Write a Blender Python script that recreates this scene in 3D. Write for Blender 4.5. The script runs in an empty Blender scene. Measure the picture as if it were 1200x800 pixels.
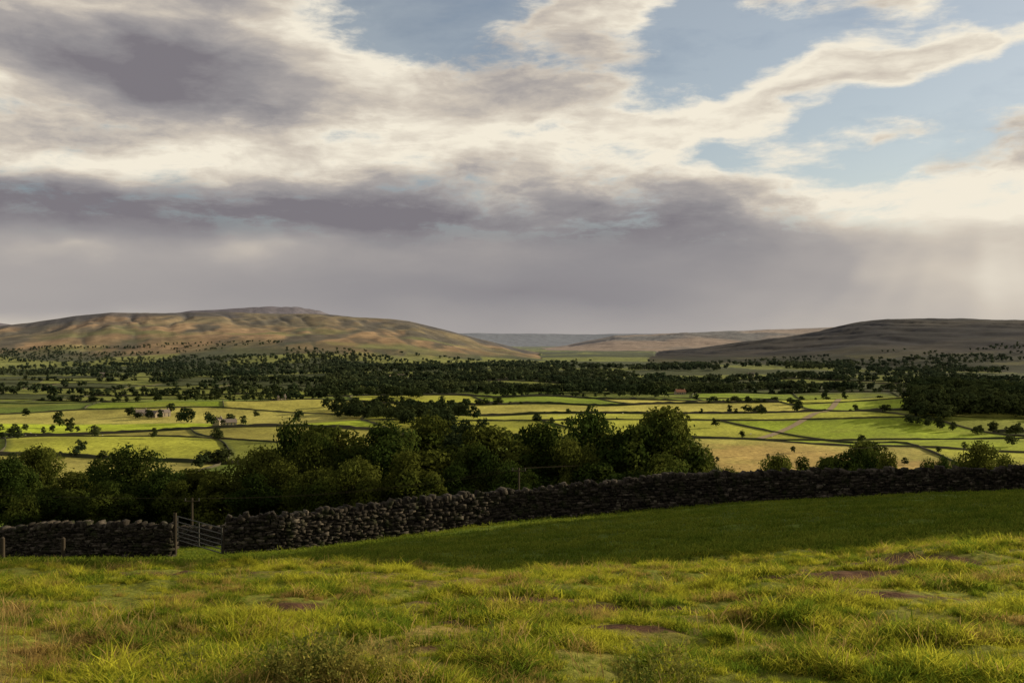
import bpy, math, random
import numpy as np
from mathutils import Vector
random.seed(7); rng=np.random.default_rng(7)
scene=bpy.context.scene
F=1167.0
SUN_AZ=math.radians(66); SUN_EL=math.radians(17.5)

# ---------------------------------------------------------------- noise
def hsh(a,b,s):
    with np.errstate(over='ignore'):
        h=(a.astype(np.int64)*374761393+b.astype(np.int64)*668265263+int(s)*974634777)&0xffffffff
        h=((h^(h>>13))*1274126177)&0xffffffff
        h=(h^(h>>16))
        h=(h*2246822519)&0xffffffff
        h=h^(h>>15)
    return h/4294967295.0
def vn(x,y,s=0):
    xi=np.floor(x);yi=np.floor(y);fx=x-xi;fy=y-yi
    fx=fx*fx*(3-2*fx);fy=fy*fy*(3-2*fy)
    a=hsh(xi,yi,s);b=hsh(xi+1,yi,s);c=hsh(xi,yi+1,s);d=hsh(xi+1,yi+1,s)
    return (a*(1-fx)+b*fx)*(1-fy)+(c*(1-fx)+d*fx)*fy
def fbm(x,y,s=0,o=4):
    r=np.zeros_like(x,dtype=float);a=0.5;t=0
    for i in range(o):
        r+=a*vn(x*2**i+i*17.3,y*2**i-i*9.1,s+i);t+=a;a*=.5
    return r/t*2-1
def ss(a,b,x):
    t=np.clip((x-a)/(b-a),0,1);return t*t*(3-2*t)

# ---------------------------------------------------------------- terrain
COLPX=np.array([-600,0,250,600,900,1200,1900.])
DD=np.array([1,3,5,9,14,18,24,34,45,60,100,200,450,600,1000,1600,2500,3600,6000,30000.])
S={ # depth : slope per column
5:[.345,.345,.345,.345,.343,.34,.33],
9:[.268,.268,.268,.271,.262,.250,.235],
14:[.222,.2235,.227,.238,.222,.201,.17],
18:[.23,.231,.231,.236,.213,.195,.16],
24:[.232,.230,.229,.222,.197,.179,.15],
34:[.226,.224,.220,.197,.172,.158,.14],
45:[.217,.217,.2165,.178,.161,.148,.135],
60:[.21,.21,.207,.185,.172,.162,.15],
100:[.205,.205,.205,.205,.20,.195,.18],
200:[.185,.185,.185,.185,.185,.185,.17],
450:[.153]*7}
ZT=np.zeros((len(DD),len(COLPX)))
for i,d in enumerate(DD):
    if d in S: ZT[i]=-np.array(S[d])*d
    elif d<5: ZT[i]=-1.7
    else:
        ZT[i]={600:-71,1000:-75,1600:-73,2500:-64,3600:-52,6000:-50,30000:-50}[int(d)]
LG=np.linspace(0,math.log(30000),600); PX=np.linspace(-600,1900,126)
tab=np.zeros((600,126)); tmp=np.zeros((600,len(COLPX)))
for j in range(len(COLPX)): tmp[:,j]=np.interp(np.exp(LG),DD,ZT[:,j])
k=np.exp(-np.linspace(-2,2,13)**2);k/=k.sum()
for j in range(len(COLPX)):
    tmp[:,j]=np.convolve(np.pad(tmp[:,j],6,mode='edge'),k,mode='valid')
for i in range(600): tab[i]=np.interp(PX,COLPX,tmp[i])
k=np.exp(-np.linspace(-2,2,15)**2);k/=k.sum()
for i in range(600): tab[i]=np.convolve(np.pad(tab[i],7,mode='edge'),k,mode='valid')
LAY=[ # name, foot, ridge, px, py
('a',2700,4600,[-700,-300,-60,0,40,90,130,180,250,300,380,430,480,520,560,600,640,700],[390,382,384,382,377,370,365.5,366,366,367,368,372,376,386,396,406,415,430]),
('a2',5600,7500,[-900,-60,0,40,180,225,270,300,345,375,410,600],[372,375,379,384,370,364,361,360,359.5,364,378,420]),
('c',5200,8000,[560,640,665,690,720,760,800,850,900,950,990,1100,1500],[412,407,404,399,393,392,389.5,388,386,384,382.5,382,390]),
('d',2500,5000,[680,760,820,880,930,960,985,1010,1040,1100,1160,1200,1400,1900],[425,412,407,399,393,388,382,377,374,374,375,376,372,380]),
('b',9000,13000,[-900,400,500,560,600,640,680,720,1900],[392,392,391,390,391,391,392,391,392]),
]
DRUM=[(905,1050,260,90,9),(850,640,90,60,6),(1150,640,120,60,4),(700,900,160,70,6),(420,820,150,60,6),(150,700,120,50,6),(560,1200,220,70,7),(250,1100,260,70,7),(1010,850,110,70,8),(1150,960,170,130,14),(640,640,90,50,5)]
def polar(x,y):
    r=np.hypot(x,y);az=np.arctan2(x,y)
    px=600+F*np.tan(np.clip(az,-1.02,1.02))
    return r,az,np.clip(px,-600,1900)
def layers(x,y,r,az,px,base):
    outs=[];ts=[]
    depthfac=np.cos(np.clip(az,-1.02,1.02))
    for n,f,R,lx,ly in LAY:
        wob=1+0.05*np.sin(az*9+f)+.03*np.sin(az*23+R)
        Rr=R*wob; Ff=f*(1+.08*np.sin(az*13+R))
        Z=(400-np.interp(px,lx,ly))/F*Rr*depthfac
        t=(r-Ff)/(Rr-Ff)
        tc=np.clip(t,0,1); sh=tc*tc*(3-2*tc)*.55+tc*.45
        if n=='a': sh=ss(-.1,1.0,tc)*.4+.6*tc**.9; sh=np.where(tc>0,sh,0); 
        z=base+(Z-base)*sh
        z=np.where(t>1,Z-(r-Rr)*.03,z)
        outs.append(z);ts.append(t)
    return np.array(outs),np.array(ts)
def height(x,y,full=False):
    x=np.asarray(x,float);y=np.asarray(y,float)
    r,az,px=polar(x,y)
    dep=np.maximum(r*np.cos(np.clip(az,-1.02,1.02)),1.001)
    back=ss(1.2,2.0,np.abs(az))
    u=np.clip(np.log(dep)/LG[-1]*599,0,598.999);v=(px+600)/2500*125;v=np.clip(v,0,124.999)
    ui=u.astype(int);vi=v.astype(int);fu=u-ui;fv=v-vi
    z=(tab[ui,vi]*(1-fu)+tab[ui+1,vi]*fu)*(1-fv)+(tab[ui,vi+1]*(1-fu)+tab[ui+1,vi+1]*fu)*fv
    z=z*(1-back)+(-1.7)*back
    base=z
    L,T=layers(x,y,r,az,px,base)
    m=L.max(0);idx=L.argmax(0);
    far=(r>2300)&(back<.5)
    z2=np.where(far,np.maximum(z,m),z)
    lay=np.where(far&(m>z+.5),idx,-1)
    t=np.take_along_axis(T,idx[None],0)[0]
    w=ss(350,900,r)
    z2=z2+w*7.5*fbm(x/330,y/230,3,3)+ss(300,600,r)*2.5*fbm(x/110,y/90,4,2)
    for dpx,dd,sx,sy,hh in DRUM:
        cx=(dpx-600)/F*dd;z2=z2+hh*np.exp(-((x-cx)/sx)**2-((y-dd)/sy)**2)
    g=ss(2500,3500,r)*np.clip(t,0,1)*(lay>=0)*np.where(lay==4,.25,np.where(lay==1,.35,np.where(lay==2,.6,1.)))
    gate=np.clip(np.abs(1-t)*4,0.05,1)
    gul=np.abs(fbm((x+.35*y)/170,(y-.2*x)/900,21,4))
    z2=z2+g*gate*(30*fbm(x/420,y/900,11,5)-52*(.35-np.minimum(gul,.35)))*(np.minimum(r,8000)/4600)
    near=1-ss(22,40,r)
    z2=z2+near*(0.12*fbm(x/.8,y/.7,5,4)+.15*fbm(x/3.1,y/2.2,8,2)*ss(5,8,r))
    z2=z2+ss(20,40,r)*(1-ss(200,500,r))*.12*fbm(x/3.5,y/3.5,9,3)
    if full: return z2,r,az,px,lay,t,gul
    return z2
def hz(x,y): return float(height(np.array([x]),np.array([y]))[0])
def P(px,d): return ((px-600)/F*d,d)

# fields layout : blocks > rows > columns, gently curved boundaries
TH=math.radians(7);CT,ST=math.cos(TH),math.sin(TH)
def fwarp(u): return 34*np.sin(u/190.)+14*np.sin(u/71.+1)
def gwarp(v): return 40*np.sin(v/190.+2)+12*np.sin(v/60.)
BW=430.
def bh(B,s): B=np.asarray(B,float);return hsh(B,B*0+s,31)
def rh_(B): return 80+65*bh(B,4)
def rofs(B): return 150*bh(B,1)
def tilt(B): return .55*(bh(B,2)-.5)
def cw(B,row): 
    h=hsh(np.asarray(B,float),np.asarray(row,float),77);return np.where(h<.3,BW,np.where(h<.7,BW/2,BW/3))
def fields(x,y):
    u=x*CT+y*ST;v=-x*ST+y*CT
    up=u+gwarp(v);B=np.floor(up/BW);ul=up-B*BW
    RH=rh_(B);vp=v+fwarp(u)+rofs(B)+tilt(B)*ul;row=np.floor(vp/RH)
    w=cw(B,row);col=np.floor(ul/w);fu=ul-col*w;fv=vp-row*RH
    dist=np.minimum(np.minimum(fu,w-fu),np.minimum(fv,RH-fv))
    key=B*13+col
    return row,col,hsh(row,key,5),hsh(row,key,6),dist
def soilmask(x,y):
    m=np.zeros_like(x)
    for px,d,sx,sy in [(140,12.6,1.2,.5),(740,8.7,.75,.3),(1050,12.2,1.1,.8),(960,10.8,1.1,.45),(600,9.4,1.1,.3),(860,10.6,.6,.25),(480,7.6,.5,.15),(1020,8.2,.5,.14),(330,9.5,.5,.2),(700,6.9,.5,.12),(560,6.2,.4,.12)]:
        cx,cy=P(px,d)
        q=((x-cx)/sx)**2+((y-cy)/sy)**2
        m=np.maximum(m,np.exp(-q))
    return np.clip(m+.55*fbm(x*2.2,y*2.2,41,4)*(m>.08),0,1)
def mix(a,b,t):
    return a*(1-t[:,None])+b*t[:,None]
A=lambda *c:np.array(c,float)
def colour(x,y,r,az,px,lay,t,z,gul):
    n=len(x);c=np.zeros((n,3));O=np.ones((n,1))
    n1=fbm(x/60,y/40,31,4);n2=fbm(x/9,y/9,33,3);n3=fbm(x/300,y/200,35,4)
    c[:]=A(.095,.135,.020)  # meadow ground beyond the mound, darkened to deepen its shade
    near=A(.14,.155,.025)*O
    near=mix(near,A(.22,.17,.055)*O,ss(-.1,.6,fbm(x/2.4,y/2.4,44,4)))
    near=mix(near,A(.085,.046,.028)*O,ss(.3,.55,soilmask(x,y)))
    c=mix(near,c,ss(15,22,r))
    row,col,h1,h2,dist=fields(x,y)
    pal=np.array([[.235,.29,.024],[.17,.23,.022],[.28,.31,.034],[.12,.17,.022],[.27,.285,.040],[.31,.29,.065],[.21,.27,.024],[.16,.18,.033],[.095,.13,.024],[.27,.25,.065]])
    fc=pal[(h1*9.99).astype(int)]*(.75+.5*h2)[:,None]
    fc=fc*(1+.16*n2+.34*n1)[:,None]
    fc=mix(fc,A(.26,.24,.055)*O,ss(.1,.6,fbm(x/90,y/35,37,4))*.35)
    tan=mix(A(.34,.25,.085)*O,A(.18,.19,.045)*O,ss(-.2,.4,n1))
    tanm=ss(740,860,px)*(1-ss(600,660,r+40*n1))
    fc=mix(fc,tan,tanm)
    edge=1-ss(1.5,6,dist)
    fc=mix(fc,A(.08,.10,.03)*O,edge*.6)
    c=mix(c,fc,ss(230,330,r))
    rough=mix(A(.050,.060,.024)*O,A(.17,.19,.040)*O,(h1>.64).astype(float)*(.7+.4*n2))
    c=mix(c,rough,ss(1330,1560,r+120*n1+.12*np.abs(px-700)))
    hb=mix(A(.235,.155,.078)*O,A(.14,.11,.052)*O,ss(-.2,.35,fbm(x/260,y/500,51,5)))
    hb=mix(hb,A(.080,.068,.044)*O,ss(.08,.35,fbm(x/110,y/400,52,5)))
    hb=hb*(1+.6*fbm(x/45,y/200,53,4))[:,None]
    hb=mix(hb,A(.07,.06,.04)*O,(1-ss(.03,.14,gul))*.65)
    hb=mix(hb,A(.14,.145,.045)*O,ss(.1,.45,fbm(x/200,y/200,58,4))*(1-ss(.4,.8,t))*.8)
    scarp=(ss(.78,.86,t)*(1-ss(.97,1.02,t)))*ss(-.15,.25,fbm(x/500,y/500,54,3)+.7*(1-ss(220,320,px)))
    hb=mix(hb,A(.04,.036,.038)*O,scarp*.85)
    low=(1-ss(.05,.36,t+.14*n3))
    lowc=mix(A(.05,.06,.026)*O,A(.17,.185,.045)*O,(h1>.58).astype(float))
    lowc=mix(lowc,A(.05,.06,.03)*O,edge*.6)
    ha=mix(hb,lowc,low)
    hd=mix(A(.014,.014,.018)*O,A(.032,.028,.024)*O,ss(-.2,.4,fbm(x/350,y/300,61,5)))  # right hill moor, darkened in colour to stand in for cloud shadow
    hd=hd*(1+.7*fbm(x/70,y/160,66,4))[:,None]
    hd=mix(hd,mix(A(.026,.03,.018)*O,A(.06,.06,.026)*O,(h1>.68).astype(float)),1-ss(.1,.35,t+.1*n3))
    hc=mix(A(.24,.17,.11)*O,A(.09,.08,.065)*O,ss(-.2,.25,fbm(x/500,y/600,63,5)))
    hbk=A(.13,.15,.19)*O  # farthest ridge, pale blue haze put into its colour
    ha2=A(.085,.068,.08)*O
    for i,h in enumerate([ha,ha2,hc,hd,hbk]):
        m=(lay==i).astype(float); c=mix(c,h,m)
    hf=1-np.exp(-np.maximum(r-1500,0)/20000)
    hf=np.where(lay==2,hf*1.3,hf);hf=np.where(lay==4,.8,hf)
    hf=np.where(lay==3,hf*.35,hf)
    c=mix(c,mix(A(.24,.27,.34)*O,A(.155,.175,.22)*O,(lay==4).astype(float)),hf)  # aerial haze painted into the surface colour by distance
    return np.clip(c,0.005,.9)

# ---------------------------------------------------------------- mesh helpers
def mk(name,verts,faces,mat,cols=None,smooth=False,k=4,link=True):
    me=bpy.data.meshes.new(name)
    verts=np.asarray(verts,np.float32);faces=np.asarray(faces,np.int32)
    me.vertices.add(len(verts));me.vertices.foreach_set('co',verts.ravel())
    me.loops.add(faces.size);me.loops.foreach_set('vertex_index',faces.ravel())
    me.polygons.add(len(faces));me.polygons.foreach_set('loop_start',np.arange(0,faces.size,faces.shape[1],dtype=np.int32))
    if smooth: me.polygons.foreach_set('use_smooth',np.ones(len(faces),bool))
    me.update(calc_edges=True)
    if cols is not None:
        at=me.color_attributes.new('Col','FLOAT_COLOR','POINT')
        c=np.ones((len(verts),4),np.float32);c[:,:3]=cols
        at.data.foreach_set('color',c.ravel())
    me.materials.append(mat)
    ob=bpy.data.objects.new(name,me)
    if link: scene.collection.objects.link(ob)
    return ob

def mat(name,rough=.9,spec=.1):
    m=bpy.data.materials.new(name);m.use_nodes=True
    nt=m.node_tree;b=nt.nodes['Principled BSDF']
    b.inputs['Roughness'].default_value=rough
    b.inputs['Specular IOR Level'].default_value=spec
    return m,nt,b
def N(nt,t,**kw):
    n=nt.nodes.new(t)
    for a,v in kw.items(): setattr(n,a,v)
    return n
def noise(nt,vec,scale,detail=4,rough=.55):
    n=N(nt,'ShaderNodeTexNoise');n.inputs['Scale'].default_value=scale
    n.inputs['Detail'].default_value=detail;n.inputs['Roughness'].default_value=rough
    if vec is not None: nt.links.new(vec,n.inputs['Vector'])
    return n.outputs['Fac']
def mth(nt,op,a,b=None,c=None,clamp=False):
    n=N(nt,'ShaderNodeMath',operation=op);n.use_clamp=clamp
    for i,v in enumerate([a,b,c]):
        if v is None: continue
        if isinstance(v,(int,float)): n.inputs[i].default_value=v
        else: nt.links.new(v,n.inputs[i])
    return n.outputs[0]
def rampf(nt,fac,a,b,lo=0.,hi=1.):
    n=N(nt,'ShaderNodeMapRange');n.interpolation_type='SMOOTHSTEP'
    nt.links.new(fac,n.inputs[0]);n.inputs[1].default_value=a;n.inputs[2].default_value=b
    n.inputs[3].default_value=lo;n.inputs[4].default_value=hi
    return n.outputs[0]
def mixc(nt,fac,a,b,bt='MIX'):
    n=N(nt,'ShaderNodeMix',data_type='RGBA',blend_type=bt)
    if isinstance(fac,(int,float)): n.inputs[0].default_value=fac
    else: nt.links.new(fac,n.inputs[0])
    for s,v in ((6,a),(7,b)):
        if isinstance(v,tuple): n.inputs[s].default_value=(*v,1)
        else: nt.links.new(v,n.inputs[s])
    return n.outputs[2]
def scalec(nt,col,f):
    n=N(nt,'ShaderNodeVectorMath',operation='SCALE');nt.links.new(col,n.inputs[0])
    if isinstance(f,(int,float)): n.inputs[3].default_value=f
    else: nt.links.new(f,n.inputs[3])
    return n.outputs[0]

# ground material
gm,nt,b=mat('ground_grass_and_moor',.95,.05)
at=N(nt,'ShaderNodeAttribute',attribute_name='Col')
geo=N(nt,'ShaderNodeNewGeometry');pos=geo.outputs['Position']
f1=rampf(nt,noise(nt,pos,6,4,.7),.3,.7,.7,1.3)
f2=rampf(nt,noise(nt,pos,.35,4,.6),.3,.7,.75,1.25)
f3=rampf(nt,noise(nt,pos,.02,5,.65),.3,.7,.78,1.22)
f=mth(nt,'MULTIPLY',mth(nt,'MULTIPLY',f1,f2),f3)
nt.links.new(scalec(nt,at.outputs['Color'],f),b.inputs['Base Color'])
bp=N(nt,'ShaderNodeBump');bp.inputs['Strength'].default_value=.6;bp.inputs['Distance'].default_value=.06
nt.links.new(noise(nt,pos,9,4,.7),bp.inputs['Height']);nt.links.new(bp.outputs[0],b.inputs['Normal'])

def leafmat(name,base,alt,trans=.3,nscale=.5,useattr=True,lo=.3,hi=.72,third=None):
    m=bpy.data.materials.new(name);m.use_nodes=True;nt=m.node_tree
    nt.nodes.remove(nt.nodes['Principled BSDF']);b=N(nt,'ShaderNodeBsdfDiffuse')
    geo=N(nt,'ShaderNodeNewGeometry');pos=geo.outputs['Position'];oi=N(nt,'ShaderNodeObjectInfo')
    n=noise(nt,pos,nscale,3,.6)
    rnd=mth(nt,'MULTIPLY',mth(nt,'SUBTRACT',oi.outputs['Random'],.5),.4)
    v=mth(nt,'ADD',n,rnd)
    c=mixc(nt,rampf(nt,v,lo,hi),base,alt)
    if third:
        n3=noise(nt,pos,third[1],4,.65)
        c=mixc(nt,rampf(nt,mth(nt,'ADD',n3,mth(nt,'MULTIPLY',rnd,.5)),third[2],third[3]),c,third[0])
    if useattr:
        a=N(nt,'ShaderNodeAttribute',attribute_name='Col')
        c=mixc(nt,1.0,c,a.outputs['Color'],'MULTIPLY')
    nt.links.new(c,b.inputs['Color'])
    tr=N(nt,'ShaderNodeBsdfTranslucent');nt.links.new(scalec(nt,c,1.3),tr.inputs[0])
    mx=N(nt,'ShaderNodeMixShader');mx.inputs[0].default_value=trans
    nt.links.new(b.outputs[0],mx.inputs[1]);nt.links.new(tr.outputs[0],mx.inputs[2])
    nt.links.new(mx.outputs[0],nt.nodes['Material Output'].inputs[0])
    return m
leaf=leafmat('tree_foliage',(.022,.036,.008),(.062,.072,.014),.38,.25)
farleaf=leafmat('distant_foliage',(.022,.033,.014),(.044,.054,.018),.15,.01)
grassm=leafmat('grass_blades',(.11,.165,.016),(.37,.37,.035),.45,.9,True,.34,.60,((.31,.22,.07),.75,.53,.66))
meadowm=leafmat('meadow_blades_shade_dark',(.095,.14,.016),(.18,.21,.026),.40,.4,True,.34,.66)  # darker copy of the grass colours, shade of the meadow put in
strawm=leafmat('dry_grass_stems',(.27,.19,.065),(.36,.26,.10),.35,1.5)
weedm=leafmat('weed_leaves',(.12,.15,.03),(.24,.21,.05),.35,2.)
barkm,nt,b=mat('bark');b.inputs['Base Color'].default_value=(.06,.045,.032,1)

# ---------------------------------------------------------------- ground sheet
NR=850
rr=np.concatenate([[0.3,1.0,1.7],np.exp(np.linspace(math.log(2.4),math.log(24000),NR))])
azf=np.radians(np.linspace(-33,33,800));azl=np.radians(np.linspace(33.6,180,110));
azs=np.concatenate([-azl[::-1],azf,azl[:-1]])
Rg,Ag=np.meshgrid(rr,azs,indexing='ij')
X=(Rg*np.sin(Ag)).ravel();Y=(Rg*np.cos(Ag)).ravel()
Z,r_,a_,p_,l_,t_,g_=height(X,Y,True)
cols=colour(X,Y,r_,a_,p_,l_,t_,Z,g_)
na=len(azs);nr=len(rr)
i=np.arange(nr-1)[:,None];j=np.arange(na)[None,:];j2=(j+1)%na
faces=np.stack([i*na+j,i*na+j2,(i+1)*na+j2,(i+1)*na+j],-1).reshape(-1,4)[:,::-1]
ground=mk('ground',np.stack([X,Y,Z],1),faces,gm,cols,True)

# ---------------------------------------------------------------- trees
def frame(nrm):
    nrm=nrm/np.linalg.norm(nrm,axis=1,keepdims=True)
    up=rng.normal(size=nrm.shape);t=np.cross(nrm,up);t/=np.linalg.norm(t,axis=1,keepdims=True)
    return nrm,t,np.cross(nrm,t)
def leaves(cent,nrm,size):
    n,t,bb=frame(nrm);s=size[:,None]
    a=cent+t*s;c=cent-t*s;b_=cent+bb*s*.6;d=cent-bb*s*.6
    v=np.stack([a,b_,c,d],1).reshape(-1,3)
    f=np.arange(len(v)).reshape(-1,4);return v,f
def lobes(n,rad,H,low):
    L=[]
    for i in range(n):
        for _ in range(50):
            p=rng.uniform(-1,1,3)
            if .25<np.linalg.norm(p)<.95: break
        zc=low+(H-low)*(.5+.46*p[2])
        wz=math.sqrt(max(.1,1-(p[2]*.8)**2))
        s=rng.uniform(.20,.40)*rad
        L.append((p[0]*rad*.80*wz,p[1]*rad*.80*wz,zc,s))
    return L
def cyl(p0,p1,r0,r1,k=7):
    p0=np.array(p0,float);p1=np.array(p1,float);d=p1-p0;d/=np.linalg.norm(d)
    u=np.cross(d,[.3,.9,.1]);u/=np.linalg.norm(u);w=np.cross(d,u)
    an=np.linspace(0,2*math.pi,k,endpoint=False)
    ring=np.cos(an)[:,None]*u+np.sin(an)[:,None]*w
    v=np.concatenate([p0+ring*r0,p1+ring*r1]);f=[[i,(i+1)%k,k+(i+1)%k,k+i] for i in range(k)]
    return v,np.array(f)
def treeproto(name,H,rad,low,nl,per,ls):
    L=lobes(nl,rad,H,low);V=[];Fc=[];C=[];o=0
    for (x,y,z,s) in L:
        m=int(per*(s/(.32*rad))**2)
        d=rng.normal(size=(m,3));d/=np.linalg.norm(d,axis=1,keepdims=True)
        rad_=s*(.55+.5*rng.random(m)**.6)[:,None]
        c=np.array([x,y,z])+d*rad_*np.array([1,1,.8])
        c+=rng.normal(size=c.shape)*.12*s
        nrm=d+rng.normal(size=d.shape)*.45
        v,f=leaves(c,nrm,ls*(.6+.8*rng.random(m)))
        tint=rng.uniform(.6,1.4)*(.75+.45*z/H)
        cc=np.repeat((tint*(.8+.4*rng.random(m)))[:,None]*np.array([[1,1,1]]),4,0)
        V.append(v);Fc.append(f+o);C.append(cc);o+=len(v)
    lv=np.concatenate(V);lf=np.concatenate(Fc);lc=np.concatenate(C)
    me=mk(name,lv,lf,leaf,lc,link=False).data
    V=[];Fc=[];o=0
    segs=[((0,0,-.6),(.1,.05,low*.9),rad*.085,rad*.06),((.1,.05,low*.9),(0,.1,H*.72),rad*.06,rad*.02)]
    for (x,y,z,s) in L[::2]:
        z0=rng.uniform(low*.7,min(z,H*.6));mid=(x*.5,y*.5,(z0+z)/2+.2)
        segs+=[((0.05,.05,z0),mid,rad*.035,rad*.02),(mid,(x,y,z),rad*.02,rad*.006)]
    for s in segs:
        v,f=cyl(*s);V.append(v);Fc.append(f+o);o+=len(v)
    wd=mk(name+'_wood',np.concatenate(V),np.concatenate(Fc),barkm,smooth=True,link=False).data
    return me,wd
RP=[5,4.4,5.6,3.9,5]
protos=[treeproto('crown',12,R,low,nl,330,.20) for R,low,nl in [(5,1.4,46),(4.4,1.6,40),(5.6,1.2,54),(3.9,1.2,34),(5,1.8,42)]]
bush=[treeproto('bush_crown',4,2.4,.3,22,170,.13) for _ in range(2)]
def add_tree(x,y,g,w,s,pl,k,name):
    e=bpy.data.objects.new(name,None);scene.collection.objects.link(e)
    e.location=(x,y,g-.15);e.scale=(w,w,s);e.rotation_euler=(0,0,rng.uniform(0,6.28))
    for nm,m in zip(('crown','trunk_and_limbs'),pl[k]):
        o=bpy.data.objects.new(nm,m);scene.collection.objects.link(o);o.parent=e
def place_tree(px,top,wpx,d,pi=None,name='added_shade_tree'):
    x,y=P(px,d);g=hz(x,y);zt=(400-top)/F*d;H=zt-g
    pl=protos if H>5.5 else bush
    k=rng.integers(len(pl)) if pi is None else pi
    ref=12 if pl is protos else 4;R0=RP[k] if pl is protos else 2.4
    add_tree(x,y,g,(wpx/2/F*d)/R0*1.12,H/ref*1.04,pl,k,name)
for a in [(8,537,66,150),(42,524,66,160),(78,556,85,112),(118,542,70,120),(152,526,92,108),(190,550,70,104),(236,541,95,112),(262,549,70,100),(306,526,84,110),(345,496,78,118),
          (330,543,70,100),(398,490,112,112),(372,512,76,104),(450,498,104,106),(497,495,110,110),(530,525,56,118),(585,493,108,112),(555,520,64,104),(650,488,92,108),(695,483,88,114),(622,505,66,118),(675,512,70,104),
          (760,468,104,112),(792,492,84,108),(733,490,80,106),(482,533,80,97),(420,538,70,98),(300,558,70,98),(212,566,60,100),(60,573,80,105),(25,580,50,100),(130,566,70,100),(370,548,70,96),(530,550,60,100),(600,543,70,98),(700,538,80,100),(775,533,80,100)]:
    place_tree(*a)
for a in [(915,534,62,135),(1000,511,80,190),(1045,534,50,130),(855,546,36,120),(1148,520,66,220),(1020,528,44,150),(965,540,40,150),(1090,540,40,150),(1180,534,44,150),(940,539,40,140),(1110,534,30,170)]:
    place_tree(*a,name='hawthorn_bush')
# unseen trees added out of frame on the right to shade the meadow
for x,y,H,W,k in [(35,35,17,10,0),(38,41,21,12,2),(41,47,21,12,0),(33,39,18,10,4),(45,58,19,13,1),(47,64,17,12,2),(40,37,20,11,2),(46,52,21,12,0)]:
    add_tree(x,y,hz(x,y),W/2/RP[k]*1.1,H/12,protos,k,'added_shade_tree')

# distant trees - one joined mesh
def lowtree(nl,per,ls):
    V=[];C=[]
    for (x,y,z,s) in lobes(nl,.5,1.,.12):
        s*=1.3
        d=rng.normal(size=(per,3));d[:,2]=np.where(d[:,2]<-.3,-d[:,2],d[:,2]);d/=np.linalg.norm(d,axis=1,keepdims=True)
        c=np.array([x,y,z])+d*s*(.75+.35*rng.random(per))[:,None]
        c[:,2]=np.clip(c[:,2],.0,1.1)
        v,_=leaves(c,d+rng.normal(size=d.shape)*.3,ls*(.6+.8*rng.random(per)));V.append(v);C.append(np.full(len(v),rng.uniform(.7,1.4)))
    return np.concatenate(V),np.concatenate(C)
MED=[lowtree(16,28,.072) for _ in range(7)]
LOW=[lowtree(8,8,.17) for _ in range(7)]
TV=[];TC=[]
def scatter(xs,ys,H,W,kind=None):
    xs=np.asarray(xs,float);ys=np.asarray(ys,float);zs=height(xs,ys)
    for x,y,z,h,w in zip(xs,ys,zs,H,W):
        r=math.hypot(x,y)
        pr=(MED if r<1250 else LOW)
        v,c=pr[rng.integers(len(pr))];a=rng.uniform(0,6.28);ca,sa=math.cos(a),math.sin(a)
        q=np.empty_like(v);q[:,0]=x+w*(v[:,0]*ca-v[:,1]*sa);q[:,1]=y+w*(v[:,0]*sa+v[:,1]*ca);q[:,2]=z-.4+h*v[:,2]
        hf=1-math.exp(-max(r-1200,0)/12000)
        cc=(c*rng.uniform(.75,1.25))[:,None]*np.array([[1,1,1]])*(1-hf)+hf*np.array([[4.2,4.0,11.]])  # crown colours tinted towards haze with distance
        TV.append(q);TC.append(cc)
def U(a,b,n): return rng.uniform(a,b,n)
def cluster(px0,px1,d0,d1,n,h0=9,h1=15,thr=None,sx=190,sy=120):
    px=U(px0,px1,n);d=U(d0,d1,n);x=(px-600)/F*d
    if thr is not None:
        m=fbm(x/sx,d/sy,71,3)>thr;x=x[m];d=d[m]
    h=U(h0,h1,len(x));scatter(x,d,h,h*U(.8,1.3,len(x)))
def line(pts,n,h0=8,h1=14,jx=6,jd=14):
    pts=np.array([P(*p) for p in pts]);s=np.linspace(0,len(pts)-1,n)+rng.normal(size=n)*.03
    x=np.interp(s,range(len(pts)),pts[:,0])+U(-jx,jx,n);y=np.interp(s,range(len(pts)),pts[:,1])+U(-jd,jd,n)
    h=U(h0,h1,n);scatter(x,y,h,h*U(.8,1.2,n))
# woodland band across the valley
cluster(380,1000,1500,2500,3300,9,15,thr=-.14)
cluster(450,860,1380,1600,450,8,14,thr=-.05)
cluster(-60,420,1700,2700,2400,7,12,thr=-.04)
cluster(-60,520,1380,1750,520,8,13,thr=.0)
cluster(-60,330,2650,3100,1400,5,8,thr=.06,sx=300,sy=50)
cluster(330,700,2500,2850,700,7,11,thr=-.05,sx=260,sy=70)
cluster(900,1300,1500,2600,1700,8,13,thr=-.06)
cluster(760,1300,2600,2950,600,6,10,thr=.02,sx=260,sy=70)
line([(-40,1420),(150,1400),(300,1360),(420,1420),(560,1500),(700,1480)],130,8,14)
line([(330,1300),(420,1180),(500,1150)],40,8,13)
line([(400,1050),(440,930),(490,830),(545,740)],90,9,14,14,30)
line([(410,1000),(480,960),(540,880)],60,10,15,14,35)
line([(560,1250),(700,1330),(850,1400),(1060,1380)],60,6,11)
line([(550,640),(580,560),(640,560)],16,6,10)
line([(470,700),(520,640),(560,620)],20,7,11)
line([(120,1150),(230,1120),(330,1140)],24,6,10)
line([(-20,860),(60,850),(120,870)],10,5,8)
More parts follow.
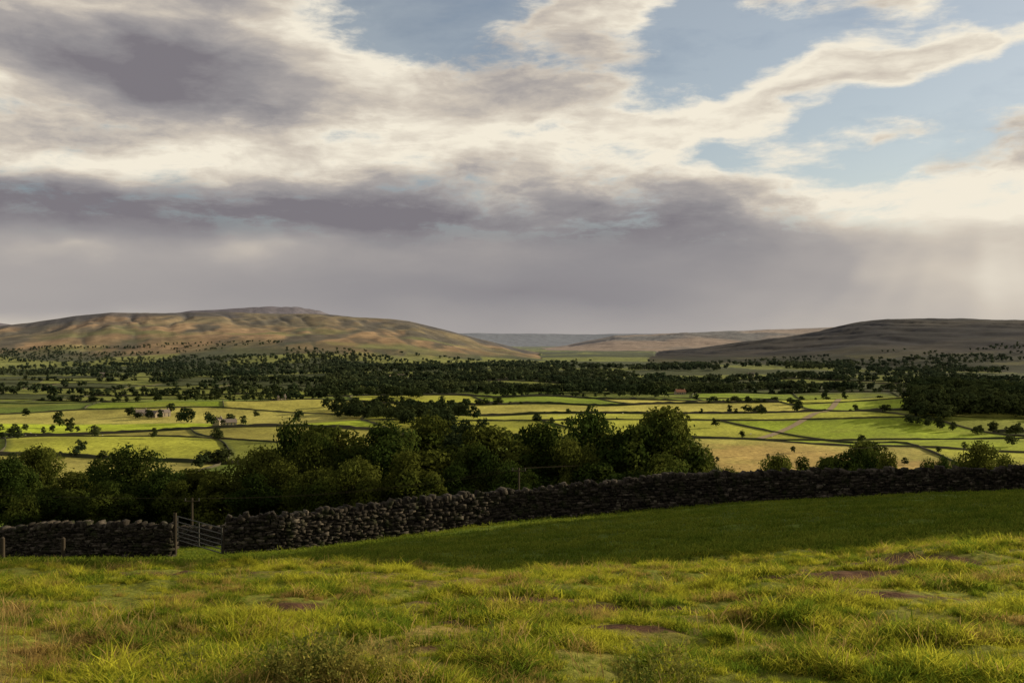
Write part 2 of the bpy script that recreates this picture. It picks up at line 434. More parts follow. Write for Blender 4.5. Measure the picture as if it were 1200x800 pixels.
# plantation
cluster(1072,1420,830,1080,680,16,20)
cluster(1062,1110,800,900,40,10,14)
line([(1062,800),(1130,760),(1210,740)],14,7,10,8,14)
for px,d,h in [(517,1020,17),(530,1010,13),(545,1030,14),(600,1180,17),(612,1190,15),(590,1170,14),(650,1250,13),(752,1210,19),(765,1190,20),(780,1215,19),(741,1220,15),(838,800,9),(893,860,12),(935,900,12),(966,1050,11),(990,1100,10),
               (70,900,16),(82,890,12),(220,930,18),(212,940,13),(247,900,16),(350,900,14),(150,1000,10),(30,1000,11),(62,1250,18),(560,900,9),(690,1000,8),(910,1150,8),(497,620,11),(1060,1000,12),(20,700,10),(110,760,12),(95,640,10),(180,700,8),(15,560,9),(330,700,9),(300,1000,9),(1185,640,10),(1010,640,7),(870,640,6),(1100,600,5),
               (840,560,4),(900,570,4),(930,590,5),(980,560,4),(1060,560,5),(1130,620,5),(1165,590,6),(270,930,12),(285,915,10),(175,985,11),(200,1020,13),(155,1000,12),(188,990,10),(162,985,9),(262,900,7)]:
    h*=.9;scatter([P(px,d)[0]],[d],[h],[h*rng.uniform(.85,1.15)])

# ---------------------------------------------------------------- field walls / hedges
stonef,nt,b=mat('field_wall_stone');geo=N(nt,'ShaderNodeNewGeometry')
nt.links.new(mixc(nt,rampf(nt,noise(nt,geo.outputs['Position'],.02,3),.35,.65),(.03,.038,.018),(.075,.068,.045)),b.inputs['Base Color'])
V=[];Fc=[];o=0;HT=[]
def ribbon(x,y,hgt,th):
    global o
    n=len(x)
    if n<3: return
    z=height(x,y);tx=np.gradient(x);ty=np.gradient(y);l=np.hypot(tx,ty)+1e-6;nx=-ty/l*th;ny=tx/l*th
    hh=hgt*(.75+.5*rng.random(n))
    v=np.stack([np.stack([x-nx,y-ny,z-.5],1),np.stack([x-nx*.7,y-ny*.7,z+hh],1),np.stack([x+nx*.7,y+ny*.7,z+hh],1),np.stack([x+nx,y+ny,z-.5],1)],1).reshape(-1,3)
    i=np.arange(n-1)[:,None]*4;f=np.concatenate([np.stack([i+k,i+k+1,i+k+5,i+k+4],-1).reshape(-1,4) for k in range(3)])
    V.append(v);Fc.append(f+o);o+=len(v)
for B in range(-5,6):
    RH=float(rh_(B));to=float(tilt(B));ro=float(rofs(B))
    for row in range(-6,30):
        hd=float(hsh(np.array([row]),np.array([B]),9)[0])
        u=np.arange(B*BW-70,(B+1)*BW+70,6.);v=u*0+row*RH
        for _ in range(4): v=row*RH-fwarp(u)-ro-to*(u+gwarp(v)-B*BW)
        m=(np.floor((u+gwarp(v))/BW)==B);x=u*CT-v*ST;y=u*ST+v*CT
        m&=(y>330)&(y<1900)&(np.abs(x)<.65*y)
        idx=np.where(m)[0]
        if len(idx)>3 and hd>.06:
            sl=slice(idx[0],idx[-1]+1);ribbon(x[sl],y[sl],1.1+1.1*(hd>.6),.4+.6*(hd>.6))
            if hd>.45: HT.append(np.stack([x[sl],y[sl]],1))
        w=float(cw(B,row))
        for c in range(0,int(round(BW/w))):
            vl=row*RH+np.linspace(0,RH,14);vv=vl.copy()
            for _ in range(6):
                uu=B*BW+c*w-gwarp(vv);vv=vl-fwarp(uu)-ro-to*(c*w)
            x=uu*CT-vv*ST;y=uu*ST+vv*CT
            if y.min()>330 and y.max()<1900 and np.abs(x).max()<.65*y.max():
                ribbon(x,y,1.2,.4)
                if rng.random()<.4: HT.append(np.stack([x,y],1))
mk('field_walls',np.concatenate(V),np.concatenate(Fc),stonef)
for a in HT:
    n=int(len(a)*(.6 if a[:,1].mean()<1250 else .9)*rng.random()*1.4)
    if n<1: continue
    c0=rng.integers(0,len(a),max(1,n//8))
    ii=np.clip(c0[rng.integers(0,len(c0),n)]+rng.integers(-5,6,n),0,len(a)-1)
    s=a[ii]+rng.normal(size=(n,2))*1.5
    s=s[s[:,1]>430]
    if len(s)==0: continue
    h=2.0+7*rng.random(len(s))**1.8;scatter(s[:,0],s[:,1],h,h*U(.9,1.7,len(s)))
tv=np.concatenate(TV);tc=np.concatenate(TC)
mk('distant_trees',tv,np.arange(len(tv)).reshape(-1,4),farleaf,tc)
print('distant quads',len(tv)//4)

# track
def strip(name,pts,w,material,lift):
    pts=np.array([P(*p) for p in pts]);s=np.linspace(0,len(pts)-1,60)
    x=np.interp(s,range(len(pts)),pts[:,0]);y=np.interp(s,range(len(pts)),pts[:,1])
    k=np.ones(7)/7;x=np.convolve(np.pad(x,3,mode='edge'),k,'valid');y=np.convolve(np.pad(y,3,mode='edge'),k,'valid')
    tx=np.gradient(x);ty=np.gradient(y);l=np.hypot(tx,ty)+1e-6
    offs=np.linspace(-w/2,w/2,5)
    xx=(x[:,None]-ty[:,None]/l[:,None]*offs);yy=(y[:,None]+tx[:,None]/l[:,None]*offs)
    zz=height(xx.ravel(),yy.ravel())+lift
    i=np.arange(59)[:,None]*5+np.arange(4)[None];i=i.ravel();f=np.stack([i,i+1,i+6,i+5],1)
    return mk(name,np.stack([xx.ravel(),yy.ravel(),zz],1),f,material,smooth=True)
trm,nt,b=mat('track_gravel')
geo=N(nt,'ShaderNodeNewGeometry');nt.links.new(mixc(nt,noise(nt,geo.outputs['Position'],.2,5),(.12,.10,.06),(.34,.26,.16)),b.inputs['Base Color'])
strip('farm_track',[(825,720),(880,735),(925,800),(955,860),(975,960),(985,1080)],6,trm,.35)

# ---------------------------------------------------------------- dry stone wall
sm,nt,b=mat('dry_stone',.95,.1)
at=N(nt,'ShaderNodeAttribute',attribute_name='Col');geo=N(nt,'ShaderNodeNewGeometry')
n1=noise(nt,geo.outputs['Position'],14,4,.7);n2=noise(nt,geo.outputs['Position'],5,4,.6)
c=scalec(nt,at.outputs['Color'],rampf(nt,n1,.3,.7,.55,1.4))
c=mixc(nt,rampf(nt,n2,.64,.69),c,(.12,.12,.09))
c=mixc(nt,rampf(nt,noise(nt,geo.outputs['Position'],2.2,4,.6),.5,.7),c,(.02,.024,.010))
nt.links.new(c,b.inputs['Base Color'])
bp=N(nt,'ShaderNodeBump');bp.inputs['Distance'].default_value=.03;nt.links.new(n1,bp.inputs['Height']);nt.links.new(bp.outputs[0],b.inputs['Normal'])
import bmesh
bm=bmesh.new();bmesh.ops.create_cube(bm,size=2);bmesh.ops.subdivide_edges(bm,edges=bm.edges[:],cuts=1,use_grid_fill=True)
bm.verts.ensure_lookup_table();SV=np.array([v.co[:] for v in bm.verts]);SF=np.array([[v.index for v in f.verts] for f in bm.faces]);bm.free()
ln=np.linalg.norm(SV,axis=1,keepdims=True);SV=SV*(1-.22*(1-1/ln))
def build_wall(name,pts,hgt,th=.5):
    pts=np.array([P(*p) for p in pts]);seg=np.hypot(*np.diff(pts,axis=0).T);cum=np.concatenate([[0],np.cumsum(seg)]);Lt=cum[-1]
    V=[];C=[];Fc=[];o=0
    def at_(s): return np.interp(s,cum,pts[:,0]),np.interp(s,cum,pts[:,1])
    def stone(s,z0,l,h,dep,off=0,tilt=0):
        nonlocal o
        x,y=at_(s);x1,y1=at_(min(s+.3,Lt));x0,y0=at_(max(s-.3,0));t=np.array([x1-x0,y1-y0]);t/=np.linalg.norm(t);nn=np.array([-t[1],t[0]])
        v=SV*np.array([l/2,dep/2,h/2])+rng.normal(size=SV.shape)*np.array([.015,.022,.009])
        ct,st=math.cos(tilt),math.sin(tilt);vx=v[:,0]*ct-v[:,2]*st;vz=v[:,0]*st+v[:,2]*ct
        vy=v[:,1]+off
        q=np.stack([x+t[0]*vx+nn[0]*vy,y+t[1]*vx+nn[1]*vy,z0+h/2+vz],1)
        base=rng.choice([.018,.028,.038,.055,.09],p=[.27,.3,.22,.15,.06])
        cc=np.array([1.,.86,.70])*base*rng.uniform(.8,1.2)
        V.append(q);C.append(np.tile(cc,(len(q),1)));Fc.append(SF+o);o+=len(q)
    ss_=np.linspace(0,Lt,int(Lt*2)+2);gx,gy=at_(ss_);gz=height(gx,gy)
    gz=np.convolve(np.pad(gz,3,mode='edge'),np.ones(7)/7,'valid')
    sag=.16*fbm(ss_/4,ss_*0+3,int(Lt),3)
    z=-.25
    while z<hgt-.1:
        ch=rng.uniform(.07,.14);s=rng.uniform(-.1,.1)
        tp=th+ .22*(1-max(z,0)/hgt)
        while s<Lt:
            l=rng.uniform(.12,.38);g=np.interp(s+l/2,ss_,gz)
            k=1+np.interp(s+l/2,ss_,sag)/hgt
            if s+l/2<Lt: stone(s+l/2,g+z*k+rng.normal()*.012,l*1.03,ch*1.1*rng.uniform(.8,1.25),tp+rng.uniform(-.06,.10),rng.normal()*.02,rng.normal()*.06)
            s+=l
        z+=ch
    s=0
    while s<Lt:
        l=rng.uniform(.08,.26);g=np.interp(s,ss_,gz)+np.interp(s,ss_,sag)
        if rng.random()>.07: stone(s+l/2,g+z-.05,l*1.1,rng.uniform(.12,.34),th*rng.uniform(.7,1.1),rng.normal()*.03,rng.normal()*.3)
        s+=l
    mk(name,np.concatenate(V),np.concatenate(Fc),sm,np.concatenate(C))
build_wall('dry_stone_wall',[(265,38),(330,38.5),(450,41),(600,44),(750,45.5),(900,47),(1050,48.5),(1200,50),(1450,52.5)],1.35)
build_wall('dry_stone_wall',[(-160,44),(0,42.5),(100,41.7),(203,41)],1.35)
build_wall('dry_stone_wall',[(140,62),(300,58)],1.2)

# gate
galv,nt,b=mat('galvanised_steel',.6,.3);b.inputs['Base Color'].default_value=(.05,.05,.047,1);b.inputs['Metallic'].default_value=.2
wood,nt,b=mat('weathered_wood');geo=N(nt,'ShaderNodeNewGeometry')
nt.links.new(mixc(nt,noise(nt,geo.outputs['Position'],9,5),(.03,.023,.016),(.06,.05,.038)),b.inputs['Base Color'])
def parts(name,plist,loc=(0,0,0)):
    e=bpy.data.objects.new(name,None);scene.collection.objects.link(e);e.location=loc
    for nm,cy,m in plist:
        V=[];Fc=[];o=0
        for s in cy:
            v,f=cyl(*s)
            V.append(v);Fc.append(f+o);o+=len(v)
        ob=mk(nm,np.concatenate(V),np.concatenate(Fc),m,smooth=True);ob.parent=e
    return e
x0,y0=P(205,41);x1,y1=P(263,38.1);z0=hz(x0,y0);z1=hz(x1,y1);zb=max(z0,z1)
a=np.array([x0,y0,zb]);bb=np.array([x1,y1,zb]);d=bb-a
def q(t,h): return tuple(a+d*t+np.array([0,0,h]))
parts('field_gate',[('bars',[(q(.05,h),q(.95,h),.022,.022) for h in (.12,.28,.45,.64,.86,1.08)],galv),
 ('stiles',[(q(t,.1),q(t,1.1),.028,.028) for t in (.05,.5,.95)]+[(q(.05,.12),q(.5,1.08),.018,.018)],galv),
 ('posts',[(q(t,-.5),q(t,1.2),.08,.07) for t in (0.0,1.0)],wood)])
for px,d_ in ((3,38),(74,40)):
    x,y=P(px,d_);g=hz(x,y);parts('fence_post',[('post',[((x,y,g-.3),(x,y,g+.85),.09,.08),((x,y,g+.85),(x,y,g+.9),.08,.02)],wood)])
tops=[]
for px,top,d_ in ((-260,560,150),(225,583,88),(608,548,95),(1260,500,210)):
    x,y=P(px,d_);g=hz(x,y);zt=(400-top)/F*d_
    parts('utility_pole',[('pole',[((x,y,g-.5),(x,y,zt),.12,.09)],wood),('crossarm',[((x-.7,y,zt-.3),(x+.7,y,zt-.3),.05,.05)],wood),
      ('insulators',[((x+k,y,zt-.25),(x+k,y,zt-.02),.05,.04) for k in(-.6,0,.6)],galv)]);tops.append((x,y,zt-.05))
wl=[]
for p,q_ in zip(tops[:-1],tops[1:]):
    for k in (-.6,.6):
        pr=None
        for i in range(21):
            t=i/20;c_=(p[0]+(q_[0]-p[0])*t+k,p[1]+(q_[1]-p[1])*t,p[2]+(q_[2]-p[2])*t-3*t*(1-t))
            if pr: wl.append((pr,c_,.008,.008,4))
            pr=c_
parts('overhead_wires',[('wires',wl,wood)])

# ---------------------------------------------------------------- houses
def simplemat(n,a,b_,sc):
    m,nt,b=mat(n);geo=N(nt,'ShaderNodeNewGeometry');nt.links.new(mixc(nt,noise(nt,geo.outputs['Position'],sc,5),a,b_),b.inputs['Base Color']);return m
hw=simplemat('house_stone',(.20,.17,.12),(.32,.27,.2),2);hr=simplemat('slate_roof',(.12,.10,.09),(.2,.17,.15),2);hr2=simplemat('pantile_roof',(.15,.07,.045),(.2,.10,.06),2)
gl,nt,b=mat('window_glass',.1,.5);b.inputs['Base Color'].default_value=(.02,.025,.03,1)
dr=simplemat('door_paint',(.05,.07,.06),(.08,.1,.09),3)
def box(name,x0,x1,y0,y1,z0,z1,m,parent):
    v=[(x,y,z) for x in(x0,x1) for y in(y0,y1) for z in(z0,z1)]
    f=[[0,1,3,2],[4,6,7,5],[0,4,5,1],[2,3,7,6],[0,2,6,4],[1,5,7,3]]
    ob=mk(name,np.array(v),np.array(f),m);ob.parent=parent;return ob
def house(px,d,L=14,W=7,H=5,rot=0.,roof=hr,name='stone_house'):
    x,y=P(px,d);g=hz(x,y);e=bpy.data.objects.new(name,None);scene.collection.objects.link(e)
    e.location=(x,y,g-.3);e.rotation_euler=(0,0,rot)
    l=L/2;w=W/2;rh=W*.42
    me=bpy.data.meshes.new('walls')
    me.from_pydata([(-l,-w,0),(l,-w,0),(l,w,0),(-l,w,0),(-l,-w,H),(l,-w,H),(l,w,H),(-l,w,H),(-l,0,H+rh),(l,0,H+rh)],[],[(0,1,5,4),(1,2,6,9,5),(2,3,7,6),(3,0,4,8,7)])
    me.materials.append(hw);o=bpy.data.objects.new('walls',me);scene.collection.objects.link(o);o.parent=e
    me=bpy.data.meshes.new('roof');k=.35
    me.from_pydata([(-l-k,-w-k,H-.12),(l+k,-w-k,H-.12),(l+k,0,H+rh+.12),(-l-k,0,H+rh+.12),(l+k,w+k,H-.12),(-l-k,w+k,H-.12)],[],[(0,1,2,3),(3,2,4,5)])
    me.materials.append(roof);o=bpy.data.objects.new('roof',me);scene.collection.objects.link(o);o.parent=e
    sd=o.modifiers.new('s','SOLIDIFY');sd.thickness=.18
    for i,cx in enumerate((-l+.6,l-.6)): box('chimney',cx-.4,cx+.4,-.4,.4,H+rh-.4,H+rh+1.2,hw,e)
    nwin=max(2,int(L/3.2))
    for i in range(nwin):
        cx=-l+(i+.5)*L/nwin
        box('window',cx-.5,cx+.5,-w-.03,-w+.1,H-1.7,H-.6,gl,e)
        if i==nwin//2: box('door',cx-.5,cx+.5,-w-.04,-w+.1,0.3,2.4,dr,e)
        else: box('window',cx-.5,cx+.5,-w-.03,-w+.1,1.1,2.3,gl,e)
house(268,905,13,7,4,.5);house(256,925,9,7,4.5,1.3);house(180,1000,12,7,4,-.5);house(193,1005,9,7,4.5,.9);house(165,1010,11,8,3.5,.6)
house(797,1360,14,8,4,.3,hr2,'brick_house');house(470,1900,14,8,5,.3);house(455,1930,10,7,5,-.5);house(120,1950,12,8,5,.4);house(880,1990,12,8,5,.1);house(330,1150,9,6,4,.5,name='stone_barn')

# sheep
fl,nt,b=mat('fleece');b.inputs['Base Color'].default_value=(.62,.58,.5,1)
bm=bmesh.new()
from mathutils import Matrix
def ico(loc,sc): bmesh.ops.create_icosphere(bm,subdivisions=2,radius=1,matrix=Matrix.Translation(loc)@Matrix.Diagonal((*sc,1)))
ico((0,0,.62),(.52,.26,.27));ico((.12,0,.66),(.36,.24,.27));ico((.52,0,.72),(.16,.11,.13));ico((.68,0,.66),(.14,.08,.09))
ico((.55,.12,.76),(.03,.08,.03));ico((.55,-.12,.76),(.03,.08,.03))
for lx in(-.32,.32):
    for ly in(-.13,.13): bmesh.ops.create_cone(bm,segments=6,radius1=.035,radius2=.06,depth=.45,matrix=Matrix.Translation((lx,ly,.225)))
sme=bpy.data.meshes.new('sheep');bm.to_mesh(sme);bm.free();sme.materials.append(fl)
for px,d in [(30,830),(36,845),(42,828),(48,860),(22,850),(60,835),(100,800),(120,810),(640,900),(655,905),(672,890),(905,760),(880,770),(730,950),(345,830),(90,840)]:
    x,y=P(px,d);o=bpy.data.objects.new('sheep',sme);scene.collection.objects.link(o);o.location=(x,y,hz(x,y));o.rotation_euler=(0,0,rng.uniform(0,6));o.scale=(1.2,)*3

# ---------------------------------------------------------------- grass instancing
def tuft(name,n,rad,h0,h1,w,m,lean=.5,seed=False,col=None):
    V=[];Fc=[];C=[];o=0
    for i in range(n):
        a=rng.uniform(0,6.283);rr_=rad*math.sqrt(rng.random());bx,by=rr_*math.cos(a),rr_*math.sin(a)
        h=rng.uniform(h0,h1);la=rng.uniform(0,6.283);le=lean*rng.random()*h+.0
        ww=w*rng.uniform(.7,1.3);fa=rng.uniform(0,3.14);wx,wy=math.cos(fa)*ww,math.sin(fa)*ww
        cc=rng.uniform(.65,1.3)
        for k,(t,wd) in enumerate(((0,1),(.4,.9),(.75,.6),(1,.08))):
            cx=bx+math.cos(la)*le*t*t;cy=by+math.sin(la)*le*t*t;cz=h*(t-.15*t*t*lean)
            if seed and k>=2: wd=1.8 if k==2 else .5
            V+=[(cx-wx*wd,cy-wy*wd,cz),(cx+wx*wd,cy+wy*wd,cz)]
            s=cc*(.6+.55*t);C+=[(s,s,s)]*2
        for k in range(3): Fc.append([o+2*k,o+2*k+1,o+2*k+3,o+2*k+2])
        o+=8
    return mk(name,V,Fc,m,np.array(C),link=False)
def leafy(name):
    cs=[];ns=[]
    V=[];Fc=[];o=0
    for s in range(5):
        a=rng.uniform(0,6.28);L=rng.uniform(.2,.38);p0=np.array([0,0,0.]);p1=np.array([math.cos(a)*.12,math.sin(a)*.12,L])
        v,f=cyl(p0,p1,.003,.0015,3);V.append(v);Fc.append(f+o);o+=len(v)
        for k in range(12):
            t=rng.uniform(.3,1);cs.append(p0+(p1-p0)*t+rng.normal(size=3)*.02);ns.append([rng.normal(),rng.normal(),1.2])
    v,f=leaves(np.array(cs),np.array(ns),rng.uniform(.008,.02,len(cs)));V.append(v);Fc.append(f+o)
    vv=np.concatenate(V);return mk(name,vv,np.concatenate(Fc),weedm,np.ones((len(vv),3)),link=False)
def coll(name,obs):
    c=bpy.data.collections.new(name)
    for o in obs: c.objects.link(o)
    return c
gshort=coll('grass_tufts',[tuft('grass_tuft',45,.12,.02,.07,.0032,grassm,1.3) for _ in range(4)]+[tuft('grass_tuft',48,.07,.05,.14,.0032,grassm,1.4) for _ in range(2)])
gstraw=coll('dry_tufts',[tuft('dry_tuft',9,.12,.12,.30,.0016,strawm,.8,True) for _ in range(3)])
gmid=coll('meadow_tufts',[tuft('meadow_tuft',30,.3,.04,.11,.009,meadowm,1.1) for _ in range(4)])
gweed=coll('weed_plants',[leafy('weed_plant') for _ in range(3)])
def gn(name,x,y,scl,collection,nidx):
    z=height(x,y)-.01
    me=bpy.data.meshes.new(name);n=len(x);me.vertices.add(n);me.vertices.foreach_set('co',np.stack([x,y,z],1).astype(np.float32).ravel())
    a=me.attributes.new('rot','FLOAT_VECTOR','POINT');a.data.foreach_set('vector',np.stack([rng.normal(size=n)*.15,rng.normal(size=n)*.15,rng.uniform(0,6.28,n)],1).astype(np.float32).ravel())
    a=me.attributes.new('scl','FLOAT','POINT');a.data.foreach_set('value',scl.astype(np.float32))
    a=me.attributes.new('idx','INT','POINT');a.data.foreach_set('value',rng.integers(0,nidx,n).astype(np.int32))
    ob=bpy.data.objects.new(name,me);scene.collection.objects.link(ob)
    g=bpy.data.node_groups.new(name,'GeometryNodeTree')
    g.interface.new_socket('Geometry',in_out='INPUT',socket_type='NodeSocketGeometry');g.interface.new_socket('Geometry',in_out='OUTPUT',socket_type='NodeSocketGeometry')
    gi=g.nodes.new('NodeGroupInput');go=g.nodes.new('NodeGroupOutput');ip=g.nodes.new('GeometryNodeInstanceOnPoints');ci=g.nodes.new('GeometryNodeCollectionInfo')
    ci.inputs['Collection'].default_value=collection;ci.inputs['Separate Children'].default_value=True;ci.inputs['Reset Children'].default_value=True
    def na(nm,t):
        q=g.nodes.new('GeometryNodeInputNamedAttribute');q.data_type=t;q.inputs['Name'].default_value=nm;return q.outputs['Attribute']
    ip.inputs['Pick Instance'].default_value=True
    g.links.new(gi.outputs[0],ip.inputs['Points']);g.links.new(ci.outputs[0],ip.inputs['Instance'])
    g.links.new(na('idx','INT'),ip.inputs['Instance Index']);g.links.new(na('rot','FLOAT_VECTOR'),ip.inputs['Rotation']);g.links.new(na('scl','FLOAT'),ip.inputs['Scale'])
    g.links.new(ip.outputs[0],go.inputs[0])
    md=ob.modifiers.new('instances','NODES');md.node_group=g
def pts(n,d0,d1,p=1.):
    t=rng.random(n);d=(d0**(1-p)+t*(d1**(1-p)-d0**(1-p)))**(1/(1-p)) if p!=1 else d0*(d1/d0)**t
    x=U(-.56,.56,n)*d;return x,d
x,y=pts(44000,4.3,18,.2)
s=soilmask(x,y);tus=fbm(x/.5,y/.42,62,3)
keep=(rng.random(len(x))>ss(.2,.5,s))&(rng.random(len(x))<.5+1.2*ss(-.3,.3,tus));x=x[keep];y=y[keep];tus=tus[keep]
gn('foreground_grass',x,y,(.42+.38*rng.random(len(x)))*(1+1.9*np.clip(tus,-.25,.8)),gshort,6)
x,y=pts(5200,4.3,15,.2)
px_=600+F*x/y;py_=y
w=.03+.75*np.exp(-((px_-0)/150)**2-((y-6.2)/1.7)**2)+.45*np.exp(-((px_-400)/110)**2-((y-5.2)/1.)**2)+.20*ss(.15,.6,fbm(x/1.5,y/1.2,44,3))
k_=rng.random(len(x))<w;x=x[k_];y=y[k_];gn('dry_grass',x,y,.4+.5*rng.random(len(x)),gstraw,3)
x,y=pts(24000,16.5,60,.6);gn('meadow_grass',x,y,.6+.7*rng.random(len(x)),gmid,4)
pw=[(P(350,5.05),22),(P(400,4.95),24),(P(430,5.0),10),(P(770,4.95),14),(P(560,5.8),3),(P(250,5.2),5)]
wx=[];wy=[]
for (cx,cy),n in pw:
    wx+=list(cx+rng.normal(size=n)*.12);wy+=list(cy+rng.normal(size=n)*.10)
gn('weeds',np.array(wx),np.array(wy),U(.5,.9,len(wx)),gweed,3)

# ---------------------------------------------------------------- sun + sky
sd=bpy.data.lights.new('sun','SUN');sd.energy=6.8;sd.angle=math.radians(.5);sd.color=(1,.83,.55)
so=bpy.data.objects.new('sun',sd);scene.collection.objects.link(so)
sv=Vector((math.sin(SUN_AZ)*math.cos(SUN_EL),math.cos(SUN_AZ)*math.cos(SUN_EL),math.sin(SUN_EL)))
so.rotation_euler=sv.to_track_quat('Z','Y').to_euler();so.location=sv*100
w=bpy.data.worlds.new('World');scene.world=w;w.use_nodes=True;nt=w.node_tree;nt.nodes.clear()
w.cycles.sampling_method='NONE'
out=N(nt,'ShaderNodeOutputWorld')
sky=N(nt,'ShaderNodeTexSky');sky.sky_type='NISHITA';sky.sun_disc=False;sky.sun_elevation=SUN_EL;sky.sun_rotation=SUN_AZ
bg1=N(nt,'ShaderNodeBackground');bg1.inputs[1].default_value=.10;nt.links.new(sky.outputs[0],bg1.inputs[0])
tc_=N(nt,'ShaderNodeTexCoord');sp=N(nt,'ShaderNodeSeparateXYZ');nt.links.new(tc_.outputs['Generated'],sp.inputs[0])
az=mth(nt,'ARCTAN2',sp.outputs[0],sp.outputs[1]);el=mth(nt,'ARCSINE',sp.outputs[2])
cb=N(nt,'ShaderNodeCombineXYZ');nt.links.new(az,cb.inputs[0]);nt.links.new(el,cb.inputs[1])
base=cb.outputs[0]
def vm(op,a,b_):
    n=N(nt,'ShaderNodeVectorMath',operation=op)
    for i_,v in enumerate((a,b_)):
        if isinstance(v,tuple): n.inputs[i_].default_value=v
        else: nt.links.new(v,n.inputs[i_])
    return n.outputs[0]
def ncol(vec,scale,detail,rough=.5):
    n=N(nt,'ShaderNodeTexNoise');n.inputs['Scale'].default_value=scale;n.inputs['Detail'].default_value=detail;n.inputs['Roughness'].default_value=rough
    nt.links.new(vec,n.inputs['Vector']);return n.outputs['Color']
wq=vm('MULTIPLY',base,(1,2.2,1))
wn=vm('SUBTRACT',ncol(wq,6,3,.5),(.5,.5,.5))
wb=vm('ADD',base,vm('MULTIPLY',wn,(.20,.055,0)))
nc=vm('MULTIPLY',vm('ADD',base,vm('MULTIPLY',wn,(.07,.025,0))),(1.0,2.9,1))
nA=noise(nt,nc,7,8,.62);nB=noise(nt,vm('ADD',nc,(3.1,1.7,.4)),4.2,8,.58)
nF=noise(nt,vm('ADD',nc,(7.,2,1.)),17,6,.62)
def blob(px,py,sx,sy,rot=0):
    a_=math.atan((px-600)/F);e_=math.atan((400-py)/F*math.cos(a_))
    m=N(nt,'ShaderNodeMapping',vector_type='TEXTURE');nt.links.new(wb,m.inputs[0])
    m.inputs['Location'].default_value=(a_,e_,0);m.inputs['Rotation'].default_value=(0,0,math.radians(rot));m.inputs['Scale'].default_value=(sx/F,sy/F,1)
    g_=N(nt,'ShaderNodeTexGradient',gradient_type='QUADRATIC_SPHERE');nt.links.new(m.outputs[0],g_.inputs[0]);return g_.outputs['Fac']
def summ(lst,start=0.):
    acc=None
    for wgt,*bl in lst:
        x_=blob(*bl);acc=mth(nt,'MULTIPLY_ADD',x_,wgt,acc if acc is not None else start)
    return acc
cov=summ([(-2.0,515,18,250,95,0),(-2.2,830,55,330,105,-6),(-2.1,1110,110,330,85,5),(-1.5,1160,0,220,80,0),(-.9,865,175,120,42,0),
          (1.7,680,25,210,70,5),(1.6,975,85,400,58,15),(1.0,1130,48,220,45,12),(.8,1010,165,160,40,5),(-.2,120,140,150,30,0),(1.,180,50,380,150,0),(.7,1040,140,100,30,0),(-.8,1030,185,200,34,0),(.8,550,115,300,65,0)],.34)
dens=mth(nt,'ADD',cov,mth(nt,'MULTIPLY',mth(nt,'SUBTRACT',nA,.5),2.7))
dens=mth(nt,'ADD',dens,mth(nt,'MULTIPLY',mth(nt,'SUBTRACT',nF,.5),1.2))
mask=rampf(nt,dens,-.28,.34,.20,1.)
thin=rampf(nt,dens,.0,.7)
br=summ([(-.70,180,75,300,75,0),(-.75,150,238,480,70,0),(-.75,480,252,460,75,0),(-.40,600,340,1100,100,0),(-.38,820,275,420,90,0),(-.25,330,120,200,50,0),
         (.45,420,45,260,70,-10),(.5,150,188,400,42,0),(.45,620,150,400,70,0),(.4,850,175,350,80,8),(.6,1100,235,330,70,-5),(.38,1150,320,460,130,0),(.35,940,90,400,80,14),(.35,290,292,170,30,0),(.25,60,290,140,30,0),(.3,0,372,300,26,0),(.45,680,20,220,75,0),(-.3,1020,240,120,25,0),(.35,0,100,160,60,0),(.35,450,95,200,50,-8),(.4,130,10,300,40,0)],.57)
br=mth(nt,'ADD',br,mth(nt,'MULTIPLY',mth(nt,'SUBTRACT',nB,.5),rampf(nt,el,.05,.15,.12,1.6)))
br=mth(nt,'ADD',br,mth(nt,'MULTIPLY',mth(nt,'SUBTRACT',nF,.5),rampf(nt,el,.08,.18,.03,.65)))
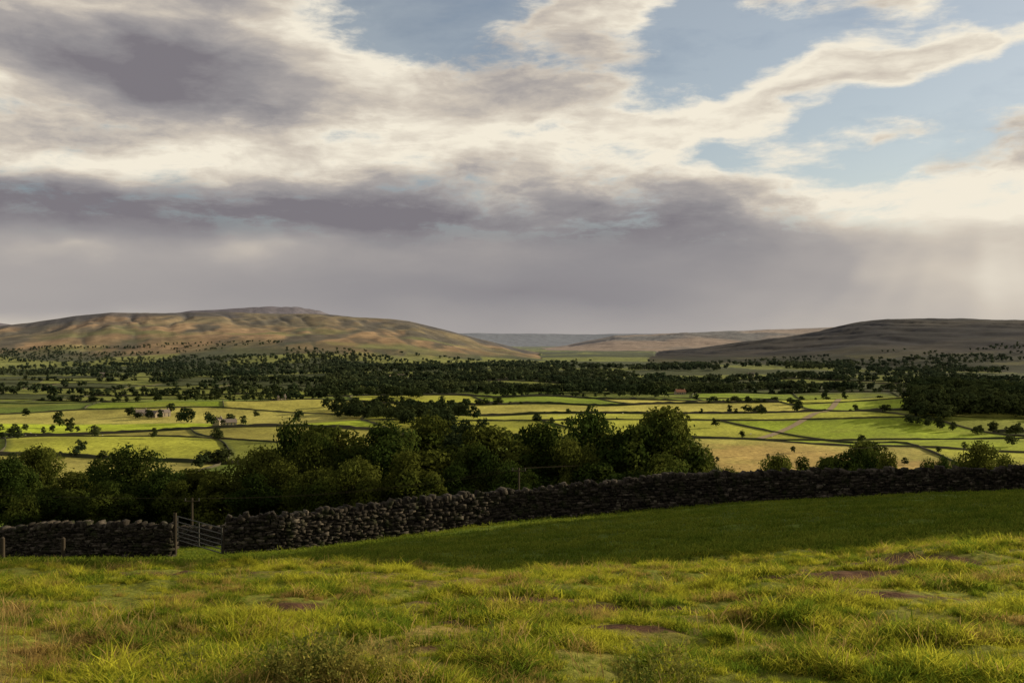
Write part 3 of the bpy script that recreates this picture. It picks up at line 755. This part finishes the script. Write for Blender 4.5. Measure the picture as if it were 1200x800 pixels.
br=mth(nt,'SUBTRACT',br,mth(nt,'MULTIPLY',mth(nt,'SUBTRACT',thin,.8),rampf(nt,el,.09,.14,0.,.33)))
# faint crepuscular rays
a0=math.atan((1150-600)/F);e0=math.atan(150/F*math.cos(a0))
dv=N(nt,'ShaderNodeSeparateXYZ');nt.links.new(vm('SUBTRACT',base,(a0,e0+.10,0)),dv.inputs[0])
ang=mth(nt,'ARCTAN2',dv.outputs[0],mth(nt,'MULTIPLY',dv.outputs[1],-1.))
ray=N(nt,'ShaderNodeTexNoise',noise_dimensions='1D');ray.inputs['Scale'].default_value=4;ray.inputs['Detail'].default_value=1;nt.links.new(ang,ray.inputs['W'])
rm=summ([(1.,1060,330,420,110,0)],0.)
br=mth(nt,'ADD',br,mth(nt,'MULTIPLY',mth(nt,'MULTIPLY',mth(nt,'SUBTRACT',ray.outputs['Fac'],.5),rm),.38))
cr=N(nt,'ShaderNodeValToRGB');nt.links.new(br,cr.inputs[0]);e=cr.color_ramp.elements
e[0].position=0.;e[0].color=(.205,.19,.21,1);e[1].position=1.;e[1].color=(.90,.83,.69,1)
for p_,c_ in ((.25,(.285,.27,.28)),(.5,(.40,.37,.355)),(.72,(.61,.545,.465))):
    q_=cr.color_ramp.elements.new(p_);q_.color=(*c_,1)
bg2=N(nt,'ShaderNodeBackground');bg2.inputs[1].default_value=1.;nt.links.new(cr.outputs[0],bg2.inputs[0])
lowm=rampf(nt,el,.09,.16,1.,0.)
mk_=mth(nt,'MAXIMUM',mask,lowm)
ms=N(nt,'ShaderNodeMixShader');nt.links.new(mk_,ms.inputs[0]);nt.links.new(bg1.outputs[0],ms.inputs[1]);nt.links.new(bg2.outputs[0],ms.inputs[2]);nt.links.new(ms.outputs[0],out.inputs[0])

# ---------------------------------------------------------------- camera
cd=bpy.data.cameras.new('camera');cd.lens=35;cd.sensor_width=36;cd.clip_start=.1;cd.clip_end=60000
co=bpy.data.objects.new('camera',cd);scene.collection.objects.link(co);co.rotation_euler=(math.pi/2,0,0);scene.camera=co
scene.view_settings.view_transform='Standard';scene.view_settings.look='None';scene.view_settings.exposure=0
